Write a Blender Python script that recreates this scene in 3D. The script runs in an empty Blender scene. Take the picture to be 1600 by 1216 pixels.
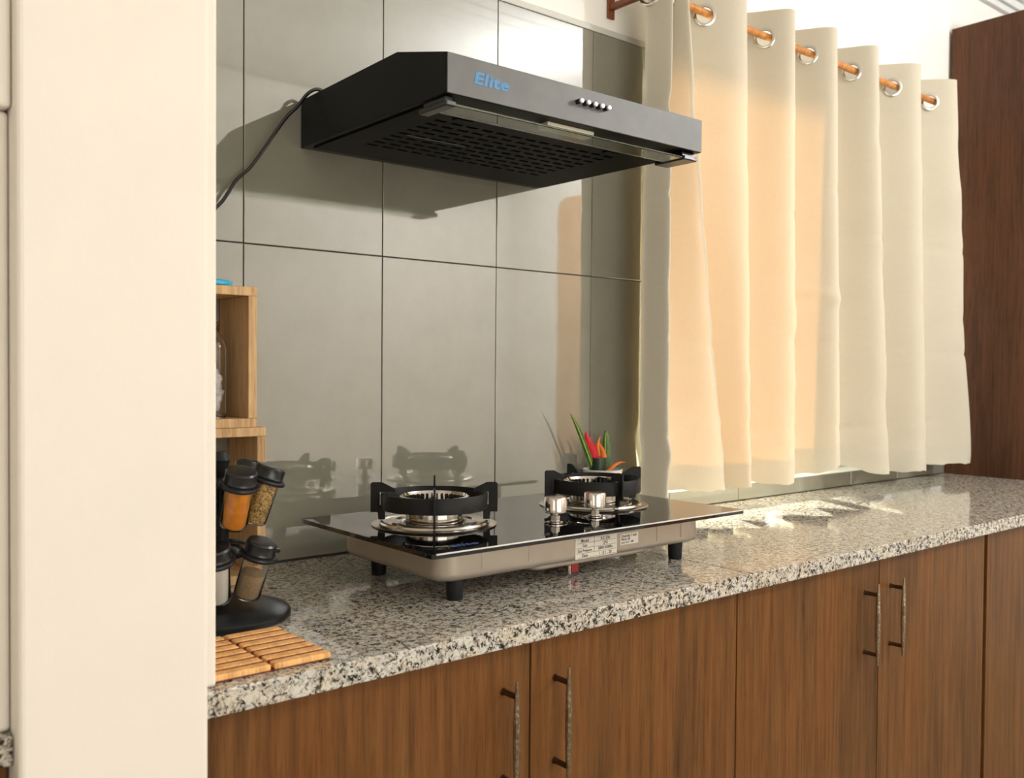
import bpy, bmesh, math, random
from mathutils import Vector, Matrix, Euler
random.seed(7)
PI = math.pi
S = bpy.context.scene
COL = S.collection
Z0 = 0.88                                   # countertop height above the floor

# ------------------------------------------------------------------ camera, world, lights, exposure
cam_d = bpy.data.cameras.new('camera')
cam = bpy.data.objects.new('camera', cam_d); COL.objects.link(cam)
_r = Vector((0.77122, -0.63652, 0.00752)); _u = Vector((0.00731, 0.02066, 0.99976)); _f = Vector((0.63652, 0.77098, -0.02059))
M = Matrix.Identity(4)
for i in range(3):
    M[i][0] = _r[i]; M[i][1] = _u[i]; M[i][2] = -_f[i]
M[0][3], M[1][3], M[2][3] = -0.7238, -1.6621, 0.3736 + Z0
cam.matrix_world = M
cam_d.sensor_fit = 'HORIZONTAL'; cam_d.sensor_width = 36.0
cam_d.lens = 1463.0 / 1600.0 * 36.0
cam_d.clip_start = 0.05
cam_d.dof.use_dof = True; cam_d.dof.focus_distance = 1.72; cam_d.dof.aperture_fstop = 6.3
S.camera = cam

W = bpy.data.worlds.new('sky'); S.world = W; W.use_nodes = True
bg = W.node_tree.nodes['Background']
bg.inputs[0].default_value = (0.93, 0.97, 1.0, 1); bg.inputs[1].default_value = 3.5

sun_d = bpy.data.lights.new('sun', 'SUN'); sun_d.energy = 34.0; sun_d.angle = 0.035; sun_d.color = (1.0, 0.93, 0.80)
sun = bpy.data.objects.new('sun', sun_d); COL.objects.link(sun)
sun.rotation_euler = Vector((-0.46, -1.0, -0.37)).to_track_quat('-Z', 'Y').to_euler()
sun.location = (2, 4, 4)

def area(name, loc, aim, sx, sy, watts, col):
    d = bpy.data.lights.new(name, 'AREA'); d.shape = 'RECTANGLE'; d.size = sx; d.size_y = sy; d.energy = watts; d.color = col
    o = bpy.data.objects.new(name, d); COL.objects.link(o); o.location = loc
    o.rotation_euler = Vector(aim).to_track_quat('-Z', 'Y').to_euler()
    return o
# area fills added behind the camera, where no windows open, plus a point fill
area('fill_area_left', (-2.36, -2.35, Z0 + 0.75), (1, 0, 0), 1.3, 1.5, 7, (1.0, 0.96, 0.90))
area('fill_area_front', (0.1, -3.57, Z0 + 0.70), (0, 1, 0), 2.2, 1.7, 43, (1.0, 0.97, 0.92))
pd = bpy.data.lights.new('fill_point', 'POINT'); pd.energy = 104; pd.shadow_soft_size = 0.10; pd.color = (0.97, 0.98, 1.0)  # added point light without a fixture; brightens the ceiling mirrored in the tiles
po = bpy.data.objects.new('fill_point', pd); COL.objects.link(po); po.location = (2.65, -2.2, Z0 + 1.56)

S.view_settings.view_transform = 'Standard'; S.view_settings.look = 'None'
S.view_settings.gamma = 1.0; S.view_settings.use_curve_mapping = False
S.view_settings.exposure = 0.0

# ------------------------------------------------------------------ materials
def srgb(r, g, b):
    f = lambda c: (c / 255 / 12.92) if c / 255 <= 0.04045 else ((c / 255 + 0.055) / 1.055) ** 2.4
    return (f(r), f(g), f(b), 1)
class NT:
    def __init__(s, name):
        s.m = bpy.data.materials.new(name); s.m.use_nodes = True
        s.t = s.m.node_tree; s.p = s.t.nodes['Principled BSDF']; s.out = s.t.nodes['Material Output']
    def n(s, typ, **kw):
        nd = s.t.nodes.new(typ)
        for k, v in kw.items():
            if k.startswith('i_'):
                nd.inputs[k[2:].replace('_', ' ')].default_value = v
            else:
                setattr(nd, k, v)
        return nd
    def l(s, a, b): s.t.links.new(a, b)
    def coord(s, scale=(1, 1, 1), out='Object', rnd=False, rot=(0, 0, 0)):
        tc = s.n('ShaderNodeTexCoord'); mp = s.n('ShaderNodeMapping')
        mp.inputs['Scale'].default_value = scale; mp.inputs['Rotation'].default_value = rot
        s.l(tc.outputs[out], mp.inputs['Vector'])
        if rnd:
            oi = s.n('ShaderNodeObjectInfo'); mu = s.n('ShaderNodeMath', operation='MULTIPLY'); mu.inputs[1].default_value = 37.0
            s.l(oi.outputs['Random'], mu.inputs[0]); s.l(mu.outputs[0], mp.inputs['Location'])
        return mp.outputs['Vector']
    def ramp(s, fac, stops, interp='LINEAR'):
        r = s.n('ShaderNodeValToRGB'); e = r.color_ramp.elements; r.color_ramp.interpolation = interp
        while len(e) < len(stops): e.new(0.5)
        for i, (pos, c) in enumerate(stops):
            e[i].position = pos; e[i].color = c if len(c) == 4 else (*c, 1)
        s.l(fac, r.inputs[0]); return r.outputs[0]
    def mix(s, fac, a, b, blend='MIX'):
        m = s.n('ShaderNodeMix', data_type='RGBA', blend_type=blend)
        for v, sock in ((fac, m.inputs[0]), (a, m.inputs[6]), (b, m.inputs[7])):
            if hasattr(v, 'links'): s.l(v, sock)
            else: sock.default_value = v
        return m.outputs[2]
    def noise(s, vec, scale, detail=4, rough=0.5, dist=0.0):
        n = s.n('ShaderNodeTexNoise'); n.inputs['Scale'].default_value = scale; n.inputs['Detail'].default_value = detail
        n.inputs['Roughness'].default_value = rough; n.inputs['Distortion'].default_value = dist
        s.l(vec, n.inputs['Vector']); return n.outputs['Fac']
    def bump(s, h, strength, dist=0.002):
        b = s.n('ShaderNodeBump'); b.inputs['Strength'].default_value = strength; b.inputs['Distance'].default_value = dist
        s.l(h, b.inputs['Height']); s.l(b.outputs[0], s.p.inputs['Normal'])
    def set(s, **kw):
        for k, v in kw.items(): s.p.inputs[k.replace('_', ' ')].default_value = v
        return s

MAT = {}
def simple(name, col, rough=0.5, metal=0.0, vary=0.06, vscale=30, ior=1.5, **kw):
    t = NT(name); t.set(Roughness=rough, Metallic=metal, IOR=ior, **kw)
    v = t.noise(t.coord(), vscale, 3)
    c1 = tuple(min(1, c * (1 - vary)) for c in col[:3]) + (1,); c2 = tuple(min(1, c * (1 + vary)) for c in col[:3]) + (1,)
    t.l(t.ramp(v, [(0.3, c1), (0.7, c2)]), t.p.inputs['Base Color'])
    MAT[name] = t.m; return t

def plaster(name, col):
    t = simple(name, col, 0.75, vary=0.02, vscale=6)
    t.bump(t.noise(t.coord(), 55, 5), 0.12, 0.004)
plaster('white_plaster', srgb(240, 236, 228))
plaster('column_plaster', srgb(231, 223, 210))
plaster('ceiling_white', srgb(226, 226, 222))
simple('sill_white', srgb(244, 243, 238), 0.4)
simple('grout', srgb(66, 64, 58), 0.9)
simple('floor_tile', srgb(150, 138, 120), 0.4)

t = NT('grey_tile'); t.set(Roughness=0.03, IOR=2.55)
v = t.coord()
t.l(t.ramp(t.noise(v, 9, 6, 0.65), [(0.3, srgb(125, 123, 108)), (0.7, srgb(133, 131, 116))]), t.p.inputs['Base Color'])
t.bump(t.noise(t.coord(), 6, 2), 0.012, 0.01)
MAT['grey_tile'] = t.m
simple('tile_trim', srgb(196, 194, 184), 0.3)

def wood(name, cols, scale=1.0, rough=0.38, rnd=True):
    t = NT(name); t.set(Roughness=rough, Specular_IOR_Level=0.22)
    v = t.coord((1, 1, 0.045), rnd=rnd)
    v2 = t.coord((1, 1, 0.16), rnd=rnd)
    broad = t.noise(v2, 9 * scale, 3, 0.5, 0.5)
    fine = t.noise(v, 95 * scale, 6, 0.62)
    streak = t.noise(v, 260 * scale, 3, 0.6)
    rings = t.n('ShaderNodeTexWave', wave_type='BANDS', bands_direction='X', wave_profile='SIN')
    rings.inputs['Scale'].default_value = 9 * scale; rings.inputs['Distortion'].default_value = 7.0
    rings.inputs['Detail'].default_value = 3; rings.inputs['Detail Scale'].default_value = 0.7
    t.l(v2, rings.inputs['Vector'])
    c = t.ramp(fine, [(0.30, cols[0]), (0.50, cols[1]), (0.72, cols[2])])
    b = t.ramp(broad, [(0.30, cols[0]), (0.5, cols[1]), (0.68, cols[3])])
    m1 = t.mix(0.55, c, b)
    rr = t.ramp(rings.outputs['Fac'], [(0.0, (0.72, 0.70, 0.68)), (0.5, (1, 1, 1)), (1.0, (1.0, 1.0, 1.0))])
    m2 = t.mix(0.55, m1, rr, 'MULTIPLY')
    st = t.ramp(streak, [(0.32, (0.36, 0.33, 0.30)), (0.50, (1, 1, 1))])
    m3 = t.mix(0.5, m2, st, 'MULTIPLY')
    t.l(m3, t.p.inputs['Base Color'])
    t.bump(streak, 0.08, 0.001)
    MAT[name] = t.m
wood('walnut', [srgb(60, 39, 19), srgb(108, 71, 35), srgb(130, 92, 52), srgb(120, 74, 34)])
wood('dark_walnut', [srgb(64, 40, 26), srgb(96, 62, 42), srgb(112, 76, 54), srgb(104, 64, 42)])
wood('oak', [srgb(176, 138, 94), srgb(208, 170, 122), srgb(220, 184, 138), srgb(205, 166, 118)], 1.6, 0.5)
wood('bamboo_rod', [srgb(168, 104, 50), srgb(206, 140, 76), srgb(222, 160, 96), srgb(204, 132, 66)], 1.0, 0.35)
wood('bamboo_slat', [srgb(226, 160, 92), srgb(244, 188, 122), srgb(250, 202, 142), srgb(240, 180, 110)], 1.0, 0.5)
simple('dark_bracket', srgb(120, 62, 32), 0.5)
simple('mat_cord', srgb(132, 48, 26), 0.8)
simple('gap_dark', srgb(28, 18, 12), 0.9)

t = NT('granite'); t.set(Roughness=0.07, IOR=1.47)
v = t.coord()
vo = t.n('ShaderNodeTexVoronoi', feature='F1'); vo.inputs['Scale'].default_value = 250; vo.inputs['Randomness'].default_value = 1
nz = t.n('ShaderNodeTexNoise'); nz.inputs['Scale'].default_value = 120; nz.inputs['Detail'].default_value = 4
t.l(v, nz.inputs['Vector'])
mv = t.n('ShaderNodeMix', data_type='RGBA', blend_type='LINEAR_LIGHT'); mv.inputs[0].default_value = 0.012
t.l(v, mv.inputs[6]); t.l(nz.outputs['Color'], mv.inputs[7]); t.l(mv.outputs[2], vo.inputs['Vector'])
sep = t.n('ShaderNodeSeparateColor'); t.l(vo.outputs['Color'], sep.inputs[0])
clump = t.noise(v, 95, 4, 0.6)
mm = t.n('ShaderNodeMath', operation='MULTIPLY_ADD'); mm.inputs[1].default_value = 0.55
t.l(sep.outputs[0], mm.inputs[0]); t.l(clump, mm.inputs[2])
base = t.ramp(mm.outputs[0], [(0.0, srgb(24, 24, 22)), (0.55, srgb(36, 35, 32)), (0.62, srgb(112, 106, 97)), (0.68, srgb(154, 148, 137)), (0.79, srgb(182, 177, 166)), (1.0, srgb(206, 203, 193))])
tint = t.ramp(t.noise(v, 32, 3), [(0.42, (1, 1, 1)), (0.62, (1.0, 0.93, 0.84))])
t.l(t.mix(1.0, base, tint, 'MULTIPLY'), t.p.inputs['Base Color'])
MAT['granite'] = t.m

t = simple('black_enamel', srgb(14, 15, 14), 0.4, vary=0.1, vscale=14, Specular_IOR_Level=0.12)
t.bump(t.noise(t.coord(), 700, 2), 0.03, 0.0005)
t = simple('hood_front', srgb(88, 88, 84), 0.5, vary=0.12, vscale=22, ior=1.6)
simple('filter_black', srgb(7, 7, 7), 0.45, Specular_IOR_Level=0.04)
simple('slot_black', srgb(5, 5, 5), 0.8)
simple('black_plastic', srgb(22, 22, 23), 0.28, vary=0.05)
simple('rack_plastic', srgb(24, 25, 26), 0.36, vary=0.08, ior=1.4)
simple('clip_grey', srgb(86, 88, 90), 0.3)
simple('button_silver', srgb(225, 225, 225), 0.25, 0.3)
simple('cast_iron', srgb(24, 23, 22), 0.5, vary=0.1, vscale=200, Specular_IOR_Level=0.2)
simple('foot_rubber', srgb(16, 16, 18), 0.45, ior=1.4)
simple('chrome', srgb(205, 200, 192), 0.1, 1.0, 0.02)
simple('steel_pan', srgb(196, 188, 178), 0.2, 1.0, 0.05)
simple('brass_dark', srgb(70, 55, 40), 0.35, 1.0)
t = simple('steel_body', srgb(188, 178, 164), 0.42, 0.75, 0.04)
simple('logo_blue', srgb(60, 126, 176), 0.45)
simple('logo_blue_glass', srgb(14, 62, 130), 0.3)
simple('sticker_paper', srgb(226, 218, 204), 0.6, vary=0.02)
simple('print_ink', srgb(56, 52, 48), 0.7)
simple('valve_red', srgb(150, 24, 28), 0.3)
simple('valve_brass', srgb(196, 150, 60), 0.3, 0.8)
simple('cord_black', srgb(24, 24, 26), 0.22)
simple('rod_end', srgb(40, 34, 28), 0.4, 0.5)
simple('grommet_steel', srgb(214, 212, 204), 0.18, 1.0, 0.02)
t = NT('handle_nickel'); t.set(Roughness=0.33, Metallic=1.0)
vv = t.n('ShaderNodeTexVoronoi'); vv.inputs['Scale'].default_value = 260; t.l(t.coord((1, 1, 0.6)), vv.inputs['Vector'])
t.l(t.ramp(vv.outputs['Distance'], [(0, srgb(186, 172, 148)), (0.6, srgb(140, 124, 102))]), t.p.inputs['Base Color'])
t.bump(vv.outputs['Distance'], 0.5, 0.0015); MAT['handle_nickel'] = t.m
simple('handle_post', srgb(96, 74, 56), 0.4, 1.0)
t = NT('hob_glass'); t.set(Roughness=0.02, IOR=1.62)
t.l(t.ramp(t.noise(t.coord(), 4), [(0, srgb(7, 7, 8)), (1, srgb(10, 10, 11))]), t.p.inputs['Base Color']); MAT['hob_glass'] = t.m
simple('glass_edge', srgb(70, 82, 76), 0.12)

def glass(name, col, rough=0.0, ior=1.45):
    t = NT(name); t.set(Roughness=rough, IOR=ior, Transmission_Weight=1.0)
    t.l(t.ramp(t.noise(t.coord(), 3), [(0, col), (1, col)]), t.p.inputs['Base Color']); MAT[name] = t.m
glass('visor_glass', (0.80, 0.90, 0.84, 1)); glass('clear_glass', (0.97, 0.97, 0.96, 1)); 
t = NT('window_glass'); t.t.nodes.remove(t.p)                       # thin clear pane: lets the sun straight through
tp_ = t.n('ShaderNodeBsdfTransparent'); gl_ = t.n('ShaderNodeBsdfGlossy'); gl_.inputs['Roughness'].default_value = 0.0; fr_ = t.n('ShaderNodeFresnel'); fr_.inputs[0].default_value = 1.45
t.l(t.ramp(t.noise(t.coord(), 2), [(0, (0.93, 0.96, 0.95)), (1, (0.95, 0.97, 0.96))]), tp_.inputs[0])
mx_ = t.n('ShaderNodeMixShader'); t.l(fr_.outputs[0], mx_.inputs[0]); t.l(tp_.outputs[0], mx_.inputs[1]); t.l(gl_.outputs[0], mx_.inputs[2]); t.l(mx_.outputs[0], t.out.inputs[0]); MAT['window_glass'] = t.m

simple('lamp_lens', srgb(206, 200, 176), 0.3)
simple('white_plastic', srgb(226, 220, 208), 0.4)
simple('blue_plastic', srgb(30, 166, 214), 0.35)
t = simple('turmeric', srgb(246, 150, 14), 0.7, vary=0.12, vscale=90)
t = NT('seed_mix'); t.set(Roughness=0.7)
vv = t.n('ShaderNodeTexVoronoi'); vv.inputs['Scale'].default_value = 520; t.l(t.coord(), vv.inputs['Vector'])
sp = t.n('ShaderNodeSeparateColor'); t.l(vv.outputs['Color'], sp.inputs[0])
t.l(t.ramp(sp.outputs[0], [(0.1, srgb(110, 74, 26)), (0.5, srgb(190, 146, 70)), (0.9, srgb(222, 186, 112))]), t.p.inputs['Base Color']); MAT['seed_mix'] = t.m
simple('ground_pepper', srgb(176, 148, 108), 0.8, vary=0.15, vscale=300)
simple('salt_white', srgb(236, 230, 218), 0.8)
simple('packet_white', srgb(224, 218, 214), 0.45)
simple('leaf_green', srgb(70, 102, 30), 0.4, vary=0.35, vscale=60)
simple('leaf_pale', srgb(176, 190, 96), 0.4)
simple('leaf_dark', srgb(22, 46, 20), 0.4, vary=0.3, vscale=60)
simple('bract_red', srgb(206, 32, 44), 0.4, vary=0.2, vscale=50)
simple('bract_orange', srgb(240, 122, 40), 0.45, vary=0.15, vscale=50)
simple('vase_white', srgb(228, 224, 214), 0.25)
simple('window_frame_white', srgb(232, 232, 230), 0.35)
simple('door_beige', srgb(206, 164, 122), 0.55)
simple('baseboard_white', srgb(225, 222, 214), 0.5)

# curtain cloth: diffuse + translucent, doubled cloth in the hems lets less light through
t = NT('curtain_cloth')
t.t.nodes.remove(t.p)
vw = t.coord(out='UV')
weave = t.noise(t.coord((600, 600, 600)), 1.0, 2)
crease = t.noise(t.coord((5, 5, 9)), 1.0, 3, 0.5)
b = t.n('ShaderNodeBump'); b.inputs['Strength'].default_value = 0.32; b.inputs['Distance'].default_value = 0.014; t.l(crease, b.inputs['Height'])
b2 = t.n('ShaderNodeBump'); b2.inputs['Strength'].default_value = 0.08; b2.inputs['Distance'].default_value = 0.0006; t.l(weave, b2.inputs['Height']); t.l(b.outputs[0], b2.inputs['Normal'])
dif = t.n('ShaderNodeBsdfDiffuse'); tr = t.n('ShaderNodeBsdfTranslucent')
t.l(t.ramp(weave, [(0.2, srgb(196, 189, 169)), (0.8, srgb(210, 203, 185))]), dif.inputs[0])
hem = t.n('ShaderNodeAttribute', attribute_name='hem', attribute_type='GEOMETRY')
t.l(t.mix(hem.outputs['Fac'], (1.0, 0.48, 0.17, 1), (0.42, 0.23, 0.10, 1)), tr.inputs[0])
for n_ in (dif, tr): t.l(b2.outputs[0], n_.inputs['Normal'])
ms = t.n('ShaderNodeMixShader'); ms.inputs[0].default_value = 0.038
t.l(dif.outputs[0], ms.inputs[1]); t.l(tr.outputs[0], ms.inputs[2]); t.l(ms.outputs[0], t.out.inputs[0]); MAT['curtain_cloth'] = t.m

# ------------------------------------------------------------------ mesh helpers
class MB:
    def __init__(s): s.bm = bmesh.new(); s.boxy = False
    def box(s, x0, x1, y0, y1, z0, z1, bev=0.0, seg=2):
        r = bmesh.ops.create_cube(s.bm, size=1.0)
        for v in r['verts']:
            v.co = Vector(((x0 + x1) / 2 + v.co.x * (x1 - x0), (y0 + y1) / 2 + v.co.y * (y1 - y0), (z0 + z1) / 2 + v.co.z * (z1 - z0)))
        if bev > 0:
            s.boxy = True
            ed = set(e for v in r['verts'] for e in v.link_edges)
            bmesh.ops.bevel(s.bm, geom=list(ed), offset=bev, segments=seg, profile=0.5, affect='EDGES')
        return s
    def rbox(s, x0, x1, y0, y1, z0, z1, r, seg=6, zb=0.0, zseg=3):
        """vertical-corner rounded box; zb rounds the lower rim"""
        pts = []
        for cx, cy, a0 in ((x1 - r, y1 - r, 0), (x0 + r, y1 - r, PI / 2), (x0 + r, y0 + r, PI), (x1 - r, y0 + r, 1.5 * PI)):
            for i in range(seg + 1):
                a = a0 + (PI / 2) * i / seg
                pts.append((cx, cy, math.cos(a), math.sin(a)))
        rings = [(z1, r)]
        if zb > 0:
            for i in range(zseg + 1):
                a = (PI / 2) * i / zseg
                rings.append((z0 + zb - zb * math.sin(a), r - zb + zb * math.cos(a)))
        else: rings.append((z0, r))
        R = [[s.bm.verts.new((cx + rr * c, cy + rr * sn, z)) for cx, cy, c, sn in pts] for z, rr in rings]
        n = len(pts)
        for a, b in zip(R, R[1:]):
            for i in range(n): s.bm.faces.new((a[i], b[i], b[(i + 1) % n], a[(i + 1) % n]))
        s.bm.faces.new(R[0]); s.bm.faces.new(list(reversed(R[-1])))
        return s
    def lathe(s, prof, seg=32, mat=None, close=False):
        """prof: list of (r, z) spun about z (then transformed by mat)"""
        mat = mat or Matrix.Identity(4); rings = []
        for r, z in prof:
            if r < 1e-6: rings.append([s.bm.verts.new(mat @ Vector((0, 0, z)))])
            else: rings.append([s.bm.verts.new(mat @ Vector((r * math.cos(2 * PI * i / seg), r * math.sin(2 * PI * i / seg), z))) for i in range(seg)])
        pairs = list(zip(rings, rings[1:])) + ([(rings[-1], rings[0])] if close else [])
        for a, b in pairs:
            for i in range(seg):
                j = (i + 1) % seg
                if len(a) == 1 and len(b) == 1: continue
                if len(a) == 1: s.bm.faces.new((a[0], b[j], b[i]))
                elif len(b) == 1: s.bm.faces.new((a[i], a[j], b[0]))
                else: s.bm.faces.new((a[i], a[j], b[j], b[i]))
        return s
    def prism(s, poly, d0, d1, mat=None, bev=0.0):
        """poly (u, v) extruded along the third axis from d0 to d1; local axes x=u, y=d, z=v"""
        mat = mat or Matrix.Identity(4)
        a = [s.bm.verts.new(mat @ Vector((u, d0, v))) for u, v in poly]; b = [s.bm.verts.new(mat @ Vector((u, d1, v))) for u, v in poly]
        n = len(poly); fs = [s.bm.faces.new(a), s.bm.faces.new(list(reversed(b)))]
        for i in range(n): fs.append(s.bm.faces.new((a[i], b[i], b[(i + 1) % n], a[(i + 1) % n])))
        bmesh.ops.recalc_face_normals(s.bm, faces=fs)
        if bev > 0:
            s.boxy = True
            ed = set(e for f in fs for e in f.edges)
            bmesh.ops.bevel(s.bm, geom=list(ed), offset=bev, segments=2, profile=0.5, affect='EDGES')
        return s
    def tube(s, pts, rad, seg=10, caps=True):
        pts = [Vector(p) for p in pts]; n = len(pts); rings = []
        up = Vector((0.13, 0.31, 0.94))
        for i, p in enumerate(pts):
            d = (pts[min(i + 1, n - 1)] - pts[max(i - 1, 0)]).normalized()
            a = d.cross(up)
            if a.length < 1e-3: a = d.cross(Vector((1, 0, 0)))
            a.normalize(); b = d.cross(a); r = rad[i] if isinstance(rad, (list, tuple)) else rad
            rings.append([s.bm.verts.new(p + r * (a * math.cos(2 * PI * k / seg) + b * math.sin(2 * PI * k / seg))) for k in range(seg)])
        for a, b in zip(rings, rings[1:]):
            for k in range(seg): s.bm.faces.new((a[k], b[k], b[(k + 1) % seg], a[(k + 1) % seg]))
        if caps: s.bm.faces.new(rings[0]); s.bm.faces.new(list(reversed(rings[-1])))
        return s
    def mesh(s, name, mat, smooth=True, ang=35):
        bmesh.ops.recalc_face_normals(s.bm, faces=s.bm.faces[:])
        me = bpy.data.meshes.new(name); s.bm.to_mesh(me); s.bm.free()
        me.materials.append(MAT[mat])
        if smooth:
            for p_ in me.polygons: p_.use_smooth = True
            me.set_sharp_from_angle(angle=math.radians(min(ang, 14) if s.boxy else ang))
        return me
    def build(s, name, mat, parent=None, loc=(0, 0, 0), rot=(0, 0, 0), smooth=True, ang=35):
        return add(name, s.mesh(name, mat, smooth, ang), parent, loc, rot)
def add(name, me, parent=None, loc=(0, 0, 0), rot=(0, 0, 0)):
    o = bpy.data.objects.new(name, me); COL.objects.link(o)
    o.location = loc; o.rotation_euler = rot
    if parent is not None: o.parent = parent
    return o
def thing(name, label, cat, loc=(0, 0, 0), rz=0.0, group=None):
    o = bpy.data.objects.new(name, None); COL.objects.link(o); o.empty_display_size = 0.05
    o.location = (loc[0], loc[1], loc[2] + Z0); o.rotation_euler = (0, 0, rz)
    return tag(o, label, cat, group)
def tag(o, label, cat, group=None):
    o['label'] = label; o['category'] = cat
    if group: o['group'] = group
    return o
def struct(o, label=None):
    o['kind'] = 'structure'
    if label: o['label'] = label
    o.location.z += Z0
    return o
def text_mesh(txt, size, mat, shear=0.0, bold=0.0, ext=0.0002, spacing=1.0, align='CENTER'):
    cu = bpy.data.curves.new('lettering', 'FONT'); cu.body = txt; cu.size = size; cu.shear = shear; cu.offset = bold
    cu.extrude = ext; cu.space_character = spacing; cu.align_x = align; cu.align_y = 'CENTER'; cu.resolution_u = 4
    o = bpy.data.objects.new('lettering_tmp', cu); COL.objects.link(o)
    dg = bpy.context.evaluated_depsgraph_get(); dg.update()
    me = bpy.data.meshes.new_from_object(o.evaluated_get(dg)); bpy.data.objects.remove(o); bpy.data.curves.remove(cu)
    me.materials.clear(); me.materials.append(MAT[mat]); return me
def smoothstep(a, b, x):
    t_ = min(1, max(0, (x - a) / (b - a))); return t_ * t_ * (3 - 2 * t_)

# ------------------------------------------------------------------ room shell (z = 0 is the countertop; struct() lifts by Z0)
FL = -Z0; CE = 2.10
XW0, XW1, ZW0, ZW1 = 1.105, 2.60, 0.047, 1.28         # kitchen window opening
RX0, RX1, RY0, RY1 = -2.4, 3.6, -3.6, 0.0
wb = MB()
wb.box(RX0, XW0, 0.010, 0.16, FL, CE).box(XW1, RX1, 0.010, 0.16, FL, CE).box(XW0, XW1, 0.010, 0.16, ZW1, CE).box(XW0, XW1, 0.010, 0.16, FL, ZW0 - 0.02)
wall = struct(wb.build('wall_back', 'white_plaster', smooth=False))
struct(MB().box(RX0 - 0.15, RX1 + 0.15, RY0 - 0.15, 0.16, FL - 0.1, FL).build('floor', 'floor_tile'))
struct(MB().box(RX0 - 0.12, RX0, RY0, 0.16, FL, CE).build('wall_left', 'white_plaster'))
struct(MB().box(RX1, RX1 + 0.12, RY0, 0.16, FL, CE).build('wall_right', 'white_plaster'))
struct(MB().box(RX0, RX1, RY0 - 0.12, RY0, FL, CE).build('wall_front', 'white_plaster'))
ceil = struct(MB().box(RX0 - 0.12, RX1 + 0.12, RY0 - 0.12, 0.16, CE + 0.012, CE + 0.1).build('ceiling', 'ceiling_white'))
pl = MB().box(RX0, RX1, -0.0485, 0.0485, -0.012, 0.0, 0.003, 1).mesh('plank', 'ceiling_white')
for k in range(36): add('plank', pl, ceil, (0, 0.0 - 0.05 - 0.1 * k, CE + 0.012))

# tiled splashback: grey glossy tiles as pieces of the wall, dark joints behind them
gr = MB().box(-0.300, XW0, 0.0035, 0.0102, -0.002, 1.206).build('grout', 'grout', wall, smooth=False)
cols = [(-0.300, 0.0), (0.0, 0.3), (0.3, 0.6), (0.6, 0.9), (0.9, XW0)]
g_ = 0.0010
for (a, b_) in cols:
    for (z0, z1) in ((0.003, 0.605), (0.605, 1.206)):
        m = MB().box(a + g_ - (a + b_) / 2, b_ - g_ - (a + b_) / 2, 0.0, 0.0098, z0 + g_ - (z0 + z1) / 2, z1 - g_ - (z0 + z1) / 2, 0.0008, 1)
        m.build('tile', 'grey_tile', wall, ((a + b_) / 2, 0, (z0 + z1) / 2))
# low tiles below the window sill
MB().box(XW0, 2.744, 0.0035, 0.0102, -0.001, ZW0 - 0.002).build('grout', 'grout', wall, smooth=False)
for (a, b_) in ((XW0, 1.2), (1.2, 1.5), (1.5, 1.8), (1.8, 2.1), (2.1, 2.4), (2.4, 2.744)):
    MB().box(a + g_ - (a + b_) / 2, b_ - g_ - (a + b_) / 2, 0.0, 0.0098, 0.002, ZW0, 0.0008, 1).build('tile', 'grey_tile', wall, ((a + b_) / 2, 0, 0))
# pale trim along the top of the tiles and up the window edge
struct(MB().box(-0.30, XW0 + 0.012, -0.001, 0.0099, 1.2065, 1.222, 0.002).build('trim_1', 'tile_trim'))
struct(MB().box(XW0 + 0.0002, XW0 + 0.011, -0.002, 0.0099, ZW0 + 0.001, 1.206, 0.002).build('trim_2', 'tile_trim'))
struct(MB().box(XW0, XW1, 0.010, 0.175, ZW0 - 0.0195, ZW0, 0.003).build('trim_3', 'sill_white'))

# window behind the curtain
win = struct(MB().box(XW0 + 0.001, XW1 - 0.001, 0.105, 0.150, ZW1 - 0.04, ZW1 - 0.001, 0.002).build('window_1', 'window_frame_white'))
for nm, bx in (('frame_rail', (XW0 + 0.001, XW1 - 0.001, 0.105, 0.150, ZW0 + 0.001, ZW0 + 0.028)), ('frame_stile', (XW0 + 0.001, XW0 + 0.04, 0.105, 0.15, ZW0 + 0.0285, ZW1 - 0.0405)),
               ('frame_stile', (XW1 - 0.04, XW1 - 0.001, 0.105, 0.15, ZW0 + 0.0285, ZW1 - 0.0405)), ('mullion', (1.83, 1.875, 0.105, 0.15, ZW0 + 0.0285, ZW1 - 0.0405))):
    MB().box(*bx, 0.002).build(nm, 'window_frame_white', win)
for a, b_ in ((XW0 + 0.041, 1.829), (1.876, XW1 - 0.041)):
    MB().box(a, b_, 0.125, 0.129, ZW0 + 0.029, ZW1 - 0.041).build('pane', 'window_glass', win, smooth=False)

# added unseen sun blockers, shading the right half and the top of the window
struct(MB().box(3.35, 5.4, 3.0, 3.2, FL, 3.4).build('sun_blocker_right', 'white_plaster'))
struct(MB().box(-0.2, 4.4, 0.165, 2.0, 1.90, 1.98).build('sun_blocker_top', 'white_plaster'))
# stepped cornice along the top of the wall
struct(MB().box(XW0 + 1.0, RX1 - 0.001, -0.010, 0.0099, 1.815, 1.8395, 0.003).box(XW0 + 1.0, RX1 - 0.001, -0.024, 0.0099, 1.840, 1.8695, 0.003).box(XW0 + 1.0, RX1 - 0.001, -0.040, 0.0099, 1.870, 1.9095, 0.003).box(XW0 + 1.0, RX1 - 0.001, -0.060, 0.0099, 1.910, 1.96, 0.003).build('trim_7', 'ceiling_white'))

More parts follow.
